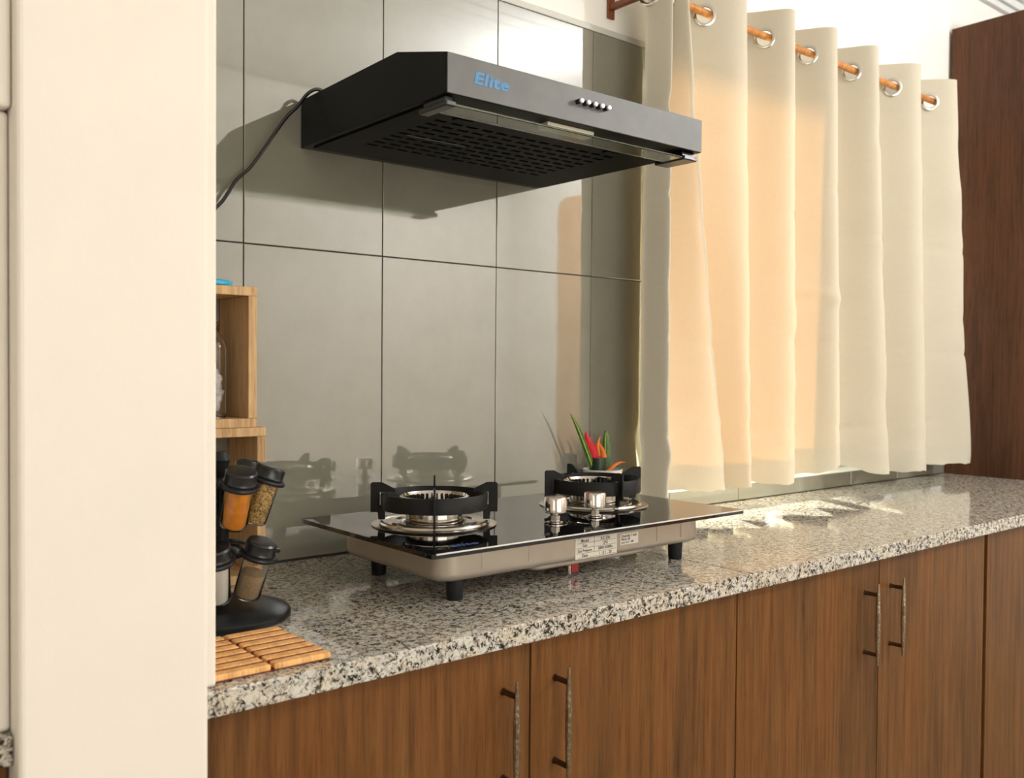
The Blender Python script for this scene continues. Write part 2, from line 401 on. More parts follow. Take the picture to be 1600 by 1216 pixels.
# white column standing at the left end of the counter, with the narrow plaster returns that rest on the stone
struct(MB().box(-0.512, -0.3185, -0.640, 0.0098, FL, CE, 0.006, 3).build('wall_column', 'column_plaster'))
struct(MB().box(-0.318, -0.2955, -0.605, -0.0005, 0.0005, CE, 0.004, 2).build('trim_4', 'column_plaster'))
struct(MB().box(-0.62, -0.5125, -0.605, -0.0005, 0.0005, 0.63, 0.004, 2).build('trim_5', 'column_plaster'))
struct(MB().box(-0.62, -0.5125, -0.62, -0.0005, 0.631, CE, 0.004, 2).build('trim_6', 'column_plaster'))
# the room's beige door (seen only as a reflection in the tiles)
dr = struct(MB().rbox(0, 0.9, -1.2, 1.2, -0.02, 0.0, 0.09, 8).build('door_1', 'door_beige'))
dr.rotation_euler = (PI / 2, 0, PI / 2); dr.location = (RX1 - 0.022, -3.05, FL + 1.21 + Z0)
MB().lathe([(0, -0.06), (0.022, -0.06), (0.026, -0.045), (0.012, -0.03), (0.012, 0.0), (0, 0)], 20).build('door_handle', 'chrome', dr, (0.82, -0.15, -0.02))
struct(MB().box(RX0, RX1 - 0.001, RY0 + 0.0005, RY0 + 0.014, FL + 0.0005, FL + 0.09, 0.002).build('baseboard_front', 'baseboard_white'))

# ------------------------------------------------------------------ base cabinets and worktop
def handle(parent, x, y, z):
    """faceted spindle pull with two posts; x, y on the door face, z centre"""
    h = MB(); prof = []
    L = 0.0875
    for i in range(19):
        s_ = -1 + 2 * i / 18
        prof.append((0.0018 + 0.0037 * (1 - abs(s_) ** 2.2), L * s_))
    prof = [(0, -L)] + prof + [(0, L)]
    hd = h.lathe(prof, 10).build('handle', 'handle_nickel', parent, (x, y - 0.031, z), ang=10)
    for dz in (-0.0645, 0.0645):
        MB().lathe([(0, 0), (0.0045, 0), (0.0045, 0.024), (0.006, 0.028), (0, 0.028)], 12, Matrix.Rotation(-PI / 2, 4, 'X')).build('handle_post', 'handle_post', hd, (0, 0.003, dz))
def cabinet(name, label, x0, x1, doors, handles):
    t_ = thing(name, label, 'cabinet', (x0, 0, 0), group='walnut base cabinets under the worktop')
    w = x1 - x0; zb, zt = FL + 0.0005, -0.0315
    MB().box(0.0015, w - 0.0015, -0.578, -0.0005, zb + 0.10, zt, 0.001, 1).box(0.0015, w - 0.0015, -0.53, -0.0005, zb, zb + 0.10, 0.001, 1).build('body', 'gap_dark', t_)
    for (a, b_), hx in zip(doors, handles):
        d_ = MB().box(-(b_ - a) / 2 + 0.0015, (b_ - a) / 2 - 0.0015, -0.0195, 0.0, zb + 0.102, zt - 0.001, 0.0008, 1).build('door', 'walnut', t_, ((a + b_) / 2 - x0, -0.5785, 0))
        if hx is not None: handle(d_, hx - (a + b_) / 2, -0.0195, -0.166)
    return t_
cabinet('base_cabinet', 'walnut base cabinet with two doors standing below the gas hob', -0.318, 0.700, [(-0.318, 0.195), (0.195, 0.700)], [0.143, 0.246])
cabinet('base_cabinet', 'walnut base cabinet with two handled doors standing below the window curtain', 0.700, 1.722, [(0.700, 1.206), (1.206, 1.720)], [1.147, 1.254])
cabinet('base_cabinet', 'walnut base cabinet right of the wide dark gap, at the right edge of the photo', 1.728, 2.744, [(1.736, 2.23), (2.23, 2.744)], [2.18, 2.29])
cabinet('base_cabinet', 'walnut base cabinet barely seen left of the white column', -1.10, -0.5125, [(-1.10, -0.5125)], [None])

def slab(label, x0, x1):
    o = MB().box(0, x1 - x0, -0.619, -0.0003, -0.031, 0.0, 0.002, 2).build('countertop', 'granite')
    o.location = (x0, 0, Z0); return tag(o, label, 'countertop', 'granite worktop slabs')
slab('speckled grey granite worktop slab carrying the gas hob and spice rack', -0.318, 0.7176)
slab('speckled grey granite worktop slab below the cream curtain, lit by a sun patch', 0.7184, 2.744)
slab('end of a granite worktop barely seen left of the white column', -1.10, -0.5125)

tc = thing('tall_cabinet', 'tall dark walnut cabinet at the far right end of the worktop', 'cabinet', (2.745, 0, 0))
MB().box(0.0, 0.018, -0.60, -0.0005, FL + 0.0005, 1.645, 0.0015, 2).build('side_panel', 'dark_walnut', tc)
MB().box(0.0185, 0.80, -0.578, -0.0005, FL + 0.0005, 1.640, 0.0015, 2).build('body', 'dark_walnut', tc)
MB().box(0.0195, 0.405, -0.599, -0.579, FL + 0.1, 1.640, 0.0015, 2).build('door', 'dark_walnut', tc)
MB().box(0.408, 0.80, -0.599, -0.579, FL + 0.1, 1.640, 0.0015, 2).build('door', 'dark_walnut', tc)

# ------------------------------------------------------------------ range hood
HX, HW, HZ, HD = 0.1153, 0.6068, 0.7977, 0.482
hood = thing('range_hood', 'black slim range hood with blue lettering mounted on the grey tiled wall', 'range hood', (HX, -0.0005, HZ))
prof = [(0.0, 0.0), (0.0, 0.092), (-0.341, 0.098), (-HD, 0.063), (-HD, 0.0)]
sk = MB()
# shell without a bottom, 1.5 mm thick look through a separate bottom plate
R_ = Matrix(((0, 1, 0, 0), (1, 0, 0, 0), (0, 0, 1, 0), (0, 0, 0, 1)))
sk.prism(prof, 0.0, HW, R_, bev=0.0012)
sk.build('shell', 'black_enamel', hood, smooth=True, ang=25)
MB().box(0.0006, HW - 0.0006, -HD - 0.0022, -HD - 0.0001, 0.0005, 0.0625, 0.0008, 2).build('front_panel', 'hood_front', hood)
# slotted grease filter: plate with real sunken slots
flt = MB(); bm = flt.bm
nx, ny = 13, 9; fx0, fx1, fy0, fy1 = 0.065, 0.500, -0.365, -0.115
cx_, cy_ = (fx1 - fx0) / nx, (fy1 - fy0) / ny
def quad(a, b_, c, d): bm.faces.new([bm.verts.new(p_) for p_ in (a, b_, c, d)])
zp = -0.0035
for i in range(nx):
    for j in range(ny):
        x0 = fx0 + i * cx_; x1 = x0 + cx_; y0 = fy0 + j * cy_; y1 = y0 + cy_
        sx = cx_ * 0.14; sy = cy_ * 0.33
        X0, X1, Y0, Y1 = x0 + sx, x1 - sx, y0 + sy, y1 - sy
        quad((x0, y0, zp), (x1, y0, zp), (X1, Y0, zp), (X0, Y0, zp)); quad((x1, y0, zp), (x1, y1, zp), (X1, Y1, zp), (X1, Y0, zp))
        quad((x1, y1, zp), (x0, y1, zp), (X0, Y1, zp), (X1, Y1, zp)); quad((x0, y1, zp), (x0, y0, zp), (X0, Y0, zp), (X0, Y1, zp))
        zu = zp + 0.0032
        quad((X0, Y0, zp), (X1, Y0, zp), (X1, Y0, zu), (X0, Y0, zu)); quad((X1, Y0, zp), (X1, Y1, zp), (X1, Y1, zu), (X1, Y0, zu))
        quad((X1, Y1, zp), (X0, Y1, zp), (X0, Y1, zu), (X1, Y1, zu)); quad((X0, Y1, zp), (X0, Y0, zp), (X0, Y0, zu), (X0, Y1, zu))
bmesh.ops.remove_doubles(bm, verts=bm.verts[:], dist=1e-5)
filt = flt.build('grease_filter', 'filter_black', hood, smooth=False)
bpm = MB()
for bx in ((0.012, fx0, -0.40, -0.03), (fx1, HW - 0.012, -0.40, -0.03), (fx0, fx1, -0.40, fy0), (fx0, fx1, fy1, -0.03)):
    bpm.box(bx[0], bx[1], bx[2], bx[3], zp, -0.0002)
bpm.build('bottom_plate', 'filter_black', hood, smooth=False)
MB().box(fx0, fx1, fy0, fy1, -0.00035, -0.0001).build('slot_backing', 'slot_black', filt, smooth=False)
for (lx, ly) in ((0.105, -0.383), (0.46, -0.383)):
    MB().box(lx - 0.018, lx + 0.018, ly - 0.007, ly + 0.007, -0.0065, -0.0035, 0.001, 2).build('filter_latch', 'filter_black', hood)
MB().box(0.13, 0.145, -0.235, -0.232, -0.0042, -0.0036).box(0.09, 0.22, -0.236, -0.233, -0.0042, -0.0036).build('filter_seam', 'clip_grey', hood)
# glass visor below the front, green edged, held by two clips
vis = MB().box(0.024, HW - 0.044, -0.474, -0.424, -0.0150, -0.0110, 0.0008, 1).build('glass_visor', 'visor_glass', hood)
MB().box(0.226, 0.336, -0.462, -0.436, -0.0075, -0.0002, 0.001, 2).build('lamp_lens', 'lamp_lens', hood)
for (x0, x1) in ((0.004, 0.023), (HW - 0.043, HW - 0.004)):
    c_ = MB().box(x0, x1, -0.476, -0.40, -0.0170, -0.0085, 0.002, 2).box(x0 + 0.002, x1 - 0.002, -0.47, -0.41, -0.0086, -0.0002, 0.001, 1).build('visor_clip', 'black_plastic', hood)
    MB().box(x0 + 0.001, x1 - 0.010 if x1 - x0 > 0.02 else x1 - 0.001, -0.4775, -0.4762, -0.0155, -0.0095, 0.0005, 1).build('clip_cap', 'clip_grey', c_)
# push buttons: black bodies with silver tips
for k in range(5):
    bx = 0.273 + k * 0.0165
    b_ = MB().lathe([(0, 0), (0.0045, 0), (0.0045, 0.010), (0, 0.010)], 14, Matrix.Rotation(PI / 2, 4, 'X')).build('push_button', 'black_plastic', hood, (bx, -HD - 0.0023, 0.036))
    MB().lathe([(0, 0.010), (0.0044, 0.010), (0.0044, 0.0125), (0.0032, 0.0138), (0, 0.0140)], 14, Matrix.Rotation(PI / 2, 4, 'X')).build('button_tip', 'button_silver', b_)
tm = text_mesh('Elite', 0.031, 'logo_blue', 0.16, 0.0011, 0.0002, 1.06)
lo = add('lettering', tm, hood, (0.085, -HD - 0.0025, 0.032), (PI / 2, 0, 0)); lo.scale = (1.22, 0.86, 1); lo['label'] = 'blue lettering reading Elite'
# power cord hanging from the hood down behind the column
cp = [(0.030, -0.055, 0.094), (0.020, -0.052, 0.101), (0.006, -0.05, 0.103), (-0.010, -0.045, 0.092), (-0.026, -0.038, 0.068), (-0.045, -0.032, 0.046), (-0.065, -0.026, 0.015),
      (-0.088, -0.022, -0.022), (-0.112, -0.02, -0.056), (-0.138, -0.02, -0.082), (-0.154, -0.02, -0.108), (-0.168, -0.02, -0.128), (-0.19, -0.018, -0.148), (-0.23, -0.016, -0.162), (-0.27, -0.015, -0.185), (-0.31, -0.012, -0.22), (-0.37, -0.012, -0.25)]
def spline(pts, n=6):
    out = []; P_ = [Vector(q) for q in pts]
    for i in range(len(P_) - 1):
        p0, p1, p2, p3 = P_[max(i - 1, 0)], P_[i], P_[i + 1], P_[min(i + 2, len(P_) - 1)]
        for k in range(n):
            u_ = k / n
            out.append(0.5 * ((2 * p1) + (p2 - p0) * u_ + (2 * p0 - 5 * p1 + 4 * p2 - p3) * u_ * u_ + (3 * p1 - p0 - 3 * p2 + p3) * u_ ** 3))
    return out + [P_[-1]]
MB().tube(spline(cp[:-2]), 0.0034, 8).build('power_cord', 'cord_black', hood)

# ------------------------------------------------------------------ gas hob
GX0, GX1, GY0, GY1, GZ = 0.066, 0.818, -0.525, -0.098, 0.0985
hob = thing('gas_hob', 'two-burner gas hob with black glass top standing on the granite worktop', 'gas hob', (0.44, -0.31, 0))
ox, oy = -0.44, 0.31
MB().rbox(GX0 + ox, GX1 + ox, GY0 + oy, GY1 + oy, GZ - 0.0075, GZ, 0.006, 4).build('glass_top', 'hob_glass', hob, ang=50)
MB().box(GX0 + ox + 0.006, GX1 + ox - 0.006, GY0 + oy - 0.0009, GY0 + oy + 0.002, GZ - 0.0018, GZ + 0.0004, 0.0003, 1).build('edge_highlight', 'button_silver', hob)  # pale strip painting the highlight along the front edge of the glass
BX0, BX1, BY0, BY1 = 0.120, 0.758, -0.470, -0.150
body = MB().rbox(BX0 + ox, BX1 + ox, BY0 + oy, BY1 + oy, 0.036, GZ - 0.0077, 0.035, 8, 0.012, 4).build('body', 'steel_body', hob, ang=50)
MB().rbox(0.33 + ox, 0.62 + ox, BY0 + oy + 0.02, BY1 + oy - 0.02, 0.026, 0.0362, 0.02, 5, 0.004, 2).build('bottom_tray', 'steel_body', hob, ang=50)
for sx in (0.20, 0.30, 0.62, 0.69):                       # pressed vertical seams in the front of the body
    MB().box(sx + ox - 0.0006, sx + ox + 0.0006, BY0 + oy - 0.0006, BY0 + oy + 0.001, 0.050, GZ - 0.008).build('seam', 'steel_pan', body, smooth=False)
for fx in (0.170, 0.712):
    for fy in (-0.437, -0.203):
        MB().lathe([(0, 0), (0.0125, 0), (0.0135, 0.003), (0.015, 0.037), (0, 0.037)], 20).build('foot', 'foot_rubber', hob, (fx + ox, fy + oy, 0))
def burner(cx, cy, ang, thinrot):
    c = (cx + ox, cy + oy, GZ)
    pan = MB().lathe([(0.110, 0.0003), (0.111, 0.0022), (0.108, 0.0036), (0.097, 0.0040), (0.095, 0.0072), (0.092, 0.0078), (0.089, 0.0060), (0.078, 0.0046), (0.076, 0.0070), (0.072, 0.0072), (0.070, 0.0045), (0.058, 0.0030), (0.055, 0.0003)], 56).build('drip_pan', 'steel_pan', hob, c)
    hd = MB().lathe([(0.0505, 0.0005), (0.0505, 0.030), (0.047, 0.032), (0.040, 0.032), (0.040, 0.0005)], 40, close=True).build('burner_head', 'chrome', hob, c)
    MB().lathe([(0.050, 0.0322), (0.0605, 0.0415), (0.0620, 0.0505), (0.0590, 0.0520), (0.0565, 0.047), (0.044, 0.0342)], 48, close=True).build('burner_ring', 'chrome', hd)
    for k in range(36):
        a = 2 * PI * k / 36
        MB().box(0.0455, 0.0555, -0.0009, 0.0009, 0.0342, 0.0475).build('flame_port', 'slot_black', hd, (0, 0, 0), (0, 0, a), smooth=False) if k % 1 == 0 else None
    MB().lathe([(0, 0.006), (0.022, 0.006), (0.024, 0.012), (0.022, 0.028), (0.016, 0.031), (0, 0.031)], 24).build('burner_core', 'brass_dark', hd)
    tv = MB().lathe([(0.0945, 0.029), (0.0945, 0.0555), (0.0938, 0.0565), (0.0905, 0.0565), (0.0898, 0.0555), (0.0898, 0.029)], 64, close=True).build('trivet_ring', 'cast_iron', hob, c)
    poly = [(0.1125, 0.0215), (0.1125, 0.0715), (0.1100, 0.0745), (0.0930, 0.0745), (0.0690, 0.0625), (0.0690, 0.0575), (0.0955, 0.0575), (0.0965, 0.0560), (0.0965, 0.0340), (0.0895, 0.0340), (0.0870, 0.0285), (0.0870, 0.0085), (0.0985, 0.0085), (0.1000, 0.0215)]
    for k in range(4):
        MB().prism(poly, -0.0018, 0.0018, None, 0.0005).build('trivet_prong', 'cast_iron', tv, (0, 0, 0), (0, 0, ang + k * PI / 2))
burner(0.228, -0.295, math.radians(-34.8), 0)
burner(0.624, -0.295, math.radians(-14.4), 0)
for (kx, ky) in ((0.404, -0.421), (0.507, -0.417)):
    c = (kx + ox, ky + oy, GZ)
    kn = MB().lathe([(0, 0.020), (0.0200, 0.020), (0.0208, 0.021), (0.0208, 0.0455), (0.0195, 0.0475), (0, 0.0475)], 36).build('control_knob', 'chrome', hob, c)
    MB().lathe([(0, 0.0008), (0.0145, 0.0008), (0.0145, 0.0035), (0.0125, 0.0050), (0, 0.0050)], 28).build('washer', 'chrome', kn)
    MB().lathe([(0, 0.005), (0.0085, 0.005), (0.0085, 0.0145), (0.0055, 0.0150), (0.0055, 0.020), (0, 0.020)], 6).build('hex_nut', 'chrome', kn)
    MB().lathe([(0.0240, 0.0001), (0.0240, 0.0006), (0.0232, 0.0006), (0.0232, 0.0001)], 40, close=True).build('printed_ring', 'steel_pan', kn)
tm = text_mesh('elite', 0.024, 'logo_blue_glass', 0.2, 0.0008, 0.0001, 1.05)
lo = add('lettering', tm, hob, (0.150 + ox, -0.486 + oy, GZ + 0.0002)); lo.scale = (1.25, 0.8, 1); lo['label'] = 'blue lettering reading elite'
# paper stickers on the front of the body
SY = BY0 + oy - 0.0004
def sticker(x0, x1, z0, z1, rows, lines, split):
    st = MB().box(x0 + ox, x1 + ox, SY - 0.0003, SY + 0.0003, z0, z1).build('sticker', 'sticker_paper', hob, smooth=False)
    y_ = SY - 0.0005; ln = MB()
    for z in lines: ln.box(x0 + ox + 0.003, x1 + ox - 0.003, y_ - 0.0001, y_ + 0.0001, z - 0.00025, z + 0.00025)
    if split: ln.box(split + ox - 0.00025, split + ox + 0.00025, y_ - 0.0001, y_ + 0.0001, z0 + 0.010, z1 - 0.002)
    if lines: ln.build('printed_line', 'print_ink', st, smooth=False)
    for (tx, tz, s_, size, al) in rows:
        add('printed_text', text_mesh(s_, size, 'print_ink', 0, 0.00008, 0.00005, 1.0, al), st, (tx + ox, y_ - 0.0001, tz), (PI / 2, 0, 0))
sticker(0.407, 0.511, 0.040, 0.081, [(0.430, 0.0715, 'Model', 0.0075, 'CENTER'), (0.430, 0.0630, 'Gas', 0.0075, 'CENTER'), (0.430, 0.0540, 'Gas Pressure', 0.0066, 'CENTER'), (0.430, 0.0450, 'Date', 0.0075, 'CENTER'),
    (0.481, 0.0715, 'KZ-206', 0.0075, 'CENTER'), (0.481, 0.0630, 'LPG', 0.0075, 'CENTER'), (0.481, 0.0545, '2800/3000Pa', 0.0070, 'CENTER'), (0.481, 0.0450, '1 . 0 1 . 20', 0.0075, 'CENTER')], (0.0765, 0.0675, 0.0588, 0.0497, 0.0417), 0.453)
sticker(0.520, 0.568, 0.0530, 0.0735, [(0.5225, 0.0690, 'Quantity 1 unit', 0.0066, 'LEFT'), (0.5225, 0.0632, 'Batch: 06', 0.0062, 'LEFT'), (0.5225, 0.0574, 'Lot: 6 6 1 00', 0.0062, 'LEFT')], (), None)
# gas inlet and regulator tags hanging under the tray
vl = MB().tube([(0.455 + ox, -0.42 + oy, 0.0265), (0.455 + ox, -0.42 + oy, 0.018), (0.455 + ox, -0.40 + oy, 0.014), (0.455 + ox, -0.34 + oy, 0.014)], 0.0075, 12).build('gas_inlet', 'valve_brass', hob)
MB().box(0.436 + ox, 0.452 + ox, -0.432 + oy, -0.424 + oy, 0.006, 0.024, 0.002, 2).build('red_tag', 'valve_red', vl)
MB().lathe([(0, 0.004), (0.004, 0.005), (0.004, 0.022), (0, 0.026)], 10).build('inlet_screw', 'chrome', vl, (0.430 + ox, -0.43 + oy, 0))

# ------------------------------------------------------------------ curtain, rod and grommets
RYD, RZD = -0.0974, 1.2977
FR, BK = -0.155, -0.045
#        x_top  x_bottom  y_top  y_bottom
KN = [(1.100, 1.098, -0.023, -0.023), (0.990, 0.985, -0.088, -0.088), (1.012, 1.012, FR, FR), (1.036, 1.085, BK - 0.01, -0.055), (1.062, 1.247, FR, FR + 0.01), (1.110, 1.296, BK, BK - 0.01),
      (1.292, 1.344, FR, FR), (1.410, 1.425, BK, BK), (1.511, 1.540, FR, FR), (1.620, 1.650, BK, BK), (1.718, 1.768, FR, FR), (1.857, 1.900, BK, BK), (1.947, 2.053, FR, FR),
      (2.080, 2.150, BK, BK), (2.210, 2.287, FR, FR), (2.315, 2.440, BK, BK), (2.465, 2.657, FR, FR + 0.02)]
HB = [(0.98, 0.066), (1.25, 0.064), (1.35, 0.064), (1.62, 0.060), (1.72, 0.078), (1.80, 0.098), (1.90, 0.092), (2.02, 0.058), (2.10, 0.048), (2.40, 0.050), (2.70, 0.054)]
def hemz(x):
    for (a, za), (b_, zb_) in zip(HB, HB[1:]):
        if x <= b_: return za + (zb_ - za) * smoothstep(a, b_, x)
    return HB[-1][1]
PER = 22
def curve_pt(i, u_, w):
    """fold i, parameter u in 0..1, w = 0 top .. 1 bottom"""
    A, B = KN[i], KN[i + 1]
    ww = w ** 1.1
    xa = A[0] + (A[1] - A[0]) * ww; xb = B[0] + (B[1] - B[0]) * ww
    ya = A[2] + (A[3] - A[2]) * ww; yb_ = B[2] + (B[3] - B[2]) * ww
    k = 0.5 - 0.5 * math.cos(PI * u_)
    k = 0.55 * k + 0.45 * u_                       # rounder ridges, straighter flanks
    if i == 0: k = u_
    return xa + (xb - xa) * u_, ya + (yb_ - ya) * (0.5 - 0.5 * math.cos(PI * u_)) if i > 0 else ya + (yb_ - ya) * math.sin(u_ * PI / 2)
us = []
for i in range(len(KN) - 1):
    for k in range(PER): us.append((i, k / PER))
us.append((len(KN) - 2, 1.0))
ZT = 1.366
zrows = [ZT - 0.004 * k for k in range(39)]
while zrows[-1] > 0.0: zrows.append(zrows[-1] - 0.0125)
nr = len(zrows)
rnd = random.Random(3)
wr = [(rnd.uniform(0.98, 2.6), rnd.uniform(0.1, 1.2), rnd.uniform(0.05, 0.16), rnd.uniform(0.015, 0.05), rnd.uniform(-0.007, 0.007), rnd.uniform(-0.5, 0.5)) for _ in range(60)]
verts = []; hemv = []; top_arc = []
acc = 0.0; prev = None
for (i, u_) in us:
    x0, y0 = curve_pt(i, u_, 0.05)
    if prev: acc += math.hypot(x0 - prev[0], y0 - prev[1])
    prev = (x0, y0); top_arc.append((acc, x0, y0))
for (i, u_) in us:
    xb, _y = curve_pt(i, u_, 1.0); zb = hemz(xb) + 0.0012 * math.sin(xb * 160) + 0.002 * math.sin(xb * 61 + 1)
    if i <= 1: zb = 0.062
    for r_ in range(nr):
        f_ = r_ / (nr - 1)
        z = zrows[r_] if zrows[r_] > 0.35 else None
        if z is None:
            zz = (0.35 - zrows[r_]) / (0.35 - zrows[-1]); z = 0.35 + (zb - 0.35) * zz
        w = (ZT - z) / (ZT - 0.06)
        x, y = curve_pt(i, u_, max(0, min(1, w)))
        fade = smoothstep(ZT - 0.14, ZT - 0.30, z)
        for (wx, wz, sx, sz, am, sl) in wr:
            dx = (x - wx) / sx; dz = (z - wz - sl * (x - wx)) / sz
            q_ = dx * dx + dz * dz
            if q_ < 9: y += am * math.exp(-q_) * fade
        for cz in (0.21, 0.45, 0.80):                         # packing creases
            y += 0.0060 * math.exp(-abs(z - cz - 0.01 * math.sin(x * 9)) / 0.009) * fade * (0.5 + 0.5 * math.sin(x * 13 + cz * 40))
        y += 0.006 * math.exp(-((z - zb) / 0.02) ** 2) * math.sin(x * 52 + 2 * math.sin(x * 17)) * 0.5
        if i >= len(KN) - 2: x += 0.010 * math.sin(z * 9) * fade
        verts.append((x, min(y, -0.022), z))
        he = 1.0 if z < zb + 0.062 else 0.0
        if ZT - 0.155 < z: he = 0.6
        if abs(z - zb - 0.062) < 0.006: he = 1.4
        hemv.append(he)
gz_ = RZD - 0.0065
cross = []
for k in range(1, len(us)):
    (a0, x0, y0), (a1, x1, y1) = top_arc[k - 1], top_arc[k]
    if (y0 - RYD) * (y1 - RYD) < 0 and us[k][0] >= 1:
        f_ = (RYD - y0) / (y1 - y0)
        cross.append((a0 + (a1 - a0) * f_, x0 + (x1 - x0) * f_, math.atan2(y1 - y0, x1 - x0)))
faces = []
for k in range(len(us) - 1):
    ac = (top_arc[k][0] + top_arc[k + 1][0]) / 2
    for r_ in range(nr - 1):
        zc = (zrows[r_] + zrows[r_ + 1]) / 2
        if r_ < 38 and any((ac - c[0]) ** 2 + (zc - gz_) ** 2 < 0.0252 ** 2 for c in cross): continue
        faces.append((k * nr + r_, (k + 1) * nr + r_, (k + 1) * nr + r_ + 1, k * nr + r_ + 1))
cur = thing('window_curtain', 'cream eyelet curtain hanging in folds from the wooden rod over the window', 'curtain', (1.8, 0, 0))
me = bpy.data.meshes.new('cloth'); me.from_pydata([(x - 1.8, y, z) for x, y, z in verts], [], faces); me.materials.append(MAT['curtain_cloth'])
at_ = me.attributes.new('hem', 'FLOAT', 'POINT'); at_.data.foreach_set('value', hemv)
for p_ in me.polygons: p_.use_smooth = True
add('cloth', me, cur)
gm = MB().lathe([(0.0205, -0.0012), (0.0215, -0.0030), (0.0255, -0.0034), (0.0292, -0.0016), (0.0292, 0.0016), (0.0255, 0.0034), (0.0215, 0.0030), (0.0205, 0.0012)], 32, close=True).mesh('grommet', 'grommet_steel')
for (a_, cx, an) in cross:
    add('grommet', gm, cur, (cx - 1.8, RYD, gz_), (PI / 2, 0, an))
rod = thing('curtain_rod', 'light wooden curtain rod running through the curtain eyelets', 'curtain rod', (1.8, RYD, RZD))
rp = [(-0.86 + 1.53 * k / 24, 0.0008 * math.sin(k * 1.7), 0.0006 * math.sin(k * 2.3)) for k in range(25)]
rr = [0.0098 + 0.0008 * (k % 6 == 3) for k in range(25)]
MB().tube(rp, rr, 16).build('rod', 'bamboo_rod', rod)
for bx in (-0.835, 0.655):
    br = MB().box(bx - 0.008, bx + 0.008, 0.004, -RYD + 0.0098, -0.024, -0.010, 0.002, 2).build('bracket', 'dark_bracket', rod)
    MB().box(bx - 0.012, bx + 0.012, -RYD + 0.0035, -RYD + 0.0098, -0.045, 0.03, 0.002, 2).build('bracket_plate', 'dark_bracket', br)

# ------------------------------------------------------------------ stacked wooden cubes at the left
def cube_shelf(label, x0, x1, y0, y1, z0, z1, th=0.0155):
    t_ = thing('cube_shelf', label, 'cube shelf', ((x0 + x1) / 2, (y0 + y1) / 2, z0), group='oak cube shelves stacked against the tiles')
    w, d, h = (x1 - x0) / 2, (y1 - y0) / 2, z1 - z0
    MB().box(-w, w, -d, d, h - th, h, 0.0008, 1).build('top_panel', 'oak', t_)
    MB().box(-w, w, -d, d, 0.0, th, 0.0008, 1).build('bottom_panel', 'oak', t_)
    for s_ in (-1, 1):
        MB().box(-w if s_ < 0 else w - th, -w + th if s_ < 0 else w, -d, d, th + 0.0002, h - th - 0.0002, 0.0008, 1).build('side_panel', 'oak', t_)
    return t_
cube_shelf('lower oak cube shelf standing on the worktop behind the spice rack', -0.265, -0.0145, -0.128, -0.002, 0.0003, 0.270)
cube_shelf('upper oak cube shelf with a glass bottle inside, stacked on the other cube', -0.270, -0.031, -0.128, -0.002, 0.2705, 0.513)
bt = thing('glass_bottle', 'clear glass bottle of white packets inside the upper oak cube', 'bottle', (-0.094, -0.075, 0.2862))
MB().lathe([(0, 0.0), (0.026, 0.0), (0.029, 0.004), (0.029, 0.120), (0.027, 0.132), (0.018, 0.146), (0.015, 0.150), (0.015, 0.170), (0.0135, 0.170), (0.0135, 0.150), (0.0165, 0.144), (0.0255, 0.130), (0.0275, 0.119), (0.0275, 0.006), (0.024, 0.003), (0, 0.003)], 28).build('bottle_body', 'clear_glass', bt)
MB().lathe([(0.0155, 0.153), (0.0170, 0.155), (0.0170, 0.158), (0.0155, 0.159), (0.0165, 0.162), (0.0165, 0.166), (0.0155, 0.167)], 24, close=True).build('bottle_thread', 'clear_glass', bt)
for (cz, ph, hh) in ((0.035, 0.2, 0.05), (0.080, 1.4, 0.055), (0.062, 2.6, 0.045)):
    m = MB(); bmesh.ops.create_icosphere(m.bm, subdivisions=3, radius=1.0)
    for v in m.bm.verts:
        n_ = 1 + 0.28 * math.sin(7 * v.co.x + ph) * math.cos(6 * v.co.z + 2 * ph)
        v.co = Vector((v.co.x * 0.015 * n_, v.co.y * 0.014 * n_, v.co.z * hh * 0.5 * n_))
    m.build('packet', 'packet_white', bt, (0.008 * math.cos(ph * 2), 0.006 * math.sin(ph * 2), cz), (0.3 * math.sin(ph), 0.25, ph))
bl = MB().lathe([(0, 0.0), (0.052, 0.0), (0.055, 0.002), (0.055, 0.008), (0.052, 0.010), (0.046, 0.0105), (0.045, 0.0085), (0, 0.0085)], 40).build('blue_lid', 'blue_plastic')
bl.location = (-0.110, -0.07, 0.5133 + Z0); tag(bl, 'bright blue round plastic lid lying on top of the upper cube', 'lid')

# ------------------------------------------------------------------ spice carousel and jars
AX, AY = -0.172, -0.316
rk = thing('spice_rack', 'dark grey revolving spice rack with round base at the left of the worktop', 'spice rack', (AX, AY, 0.0003))
MB().lathe([(0, 0.0), (0.098, 0.0), (0.1015, 0.003), (0.1015, 0.009), (0.098, 0.013), (0.070, 0.021), (0.066, 0.022), (0.020, 0.0235), (0, 0.0235)], 56).build('base', 'rack_plastic', rk)
MB().lathe([(0, 0.0236), (0.012, 0.0236), (0.011, 0.23), (0.014, 0.236), (0.008, 0.248), (0, 0.250)], 24).build('post', 'rack_plastic', rk)
toC = Vector((-0.637, -0.771, 0)); lat = Vector((0.771, -0.637, 0))
TILT = math.radians(18.5); RJ = 0.066
def rdir(deg): a = math.radians(deg); return toC * math.cos(a) + lat * math.sin(a)
def jar_matrix(deg, z):
    d_ = rdir(deg); n_ = (Vector((0, 0, 1)) * math.cos(TILT) + d_ * math.sin(TILT)).normalized()
    tt = Vector((-d_.y, d_.x, 0)); bb = n_.cross(tt)
    m_ = Matrix((( tt.x, bb.x, n_.x, d_.x * RJ), (tt.y, bb.y, n_.y, d_.y * RJ), (tt.z, bb.z, n_.z, z), (0, 0, 0, 1)))
    return m_
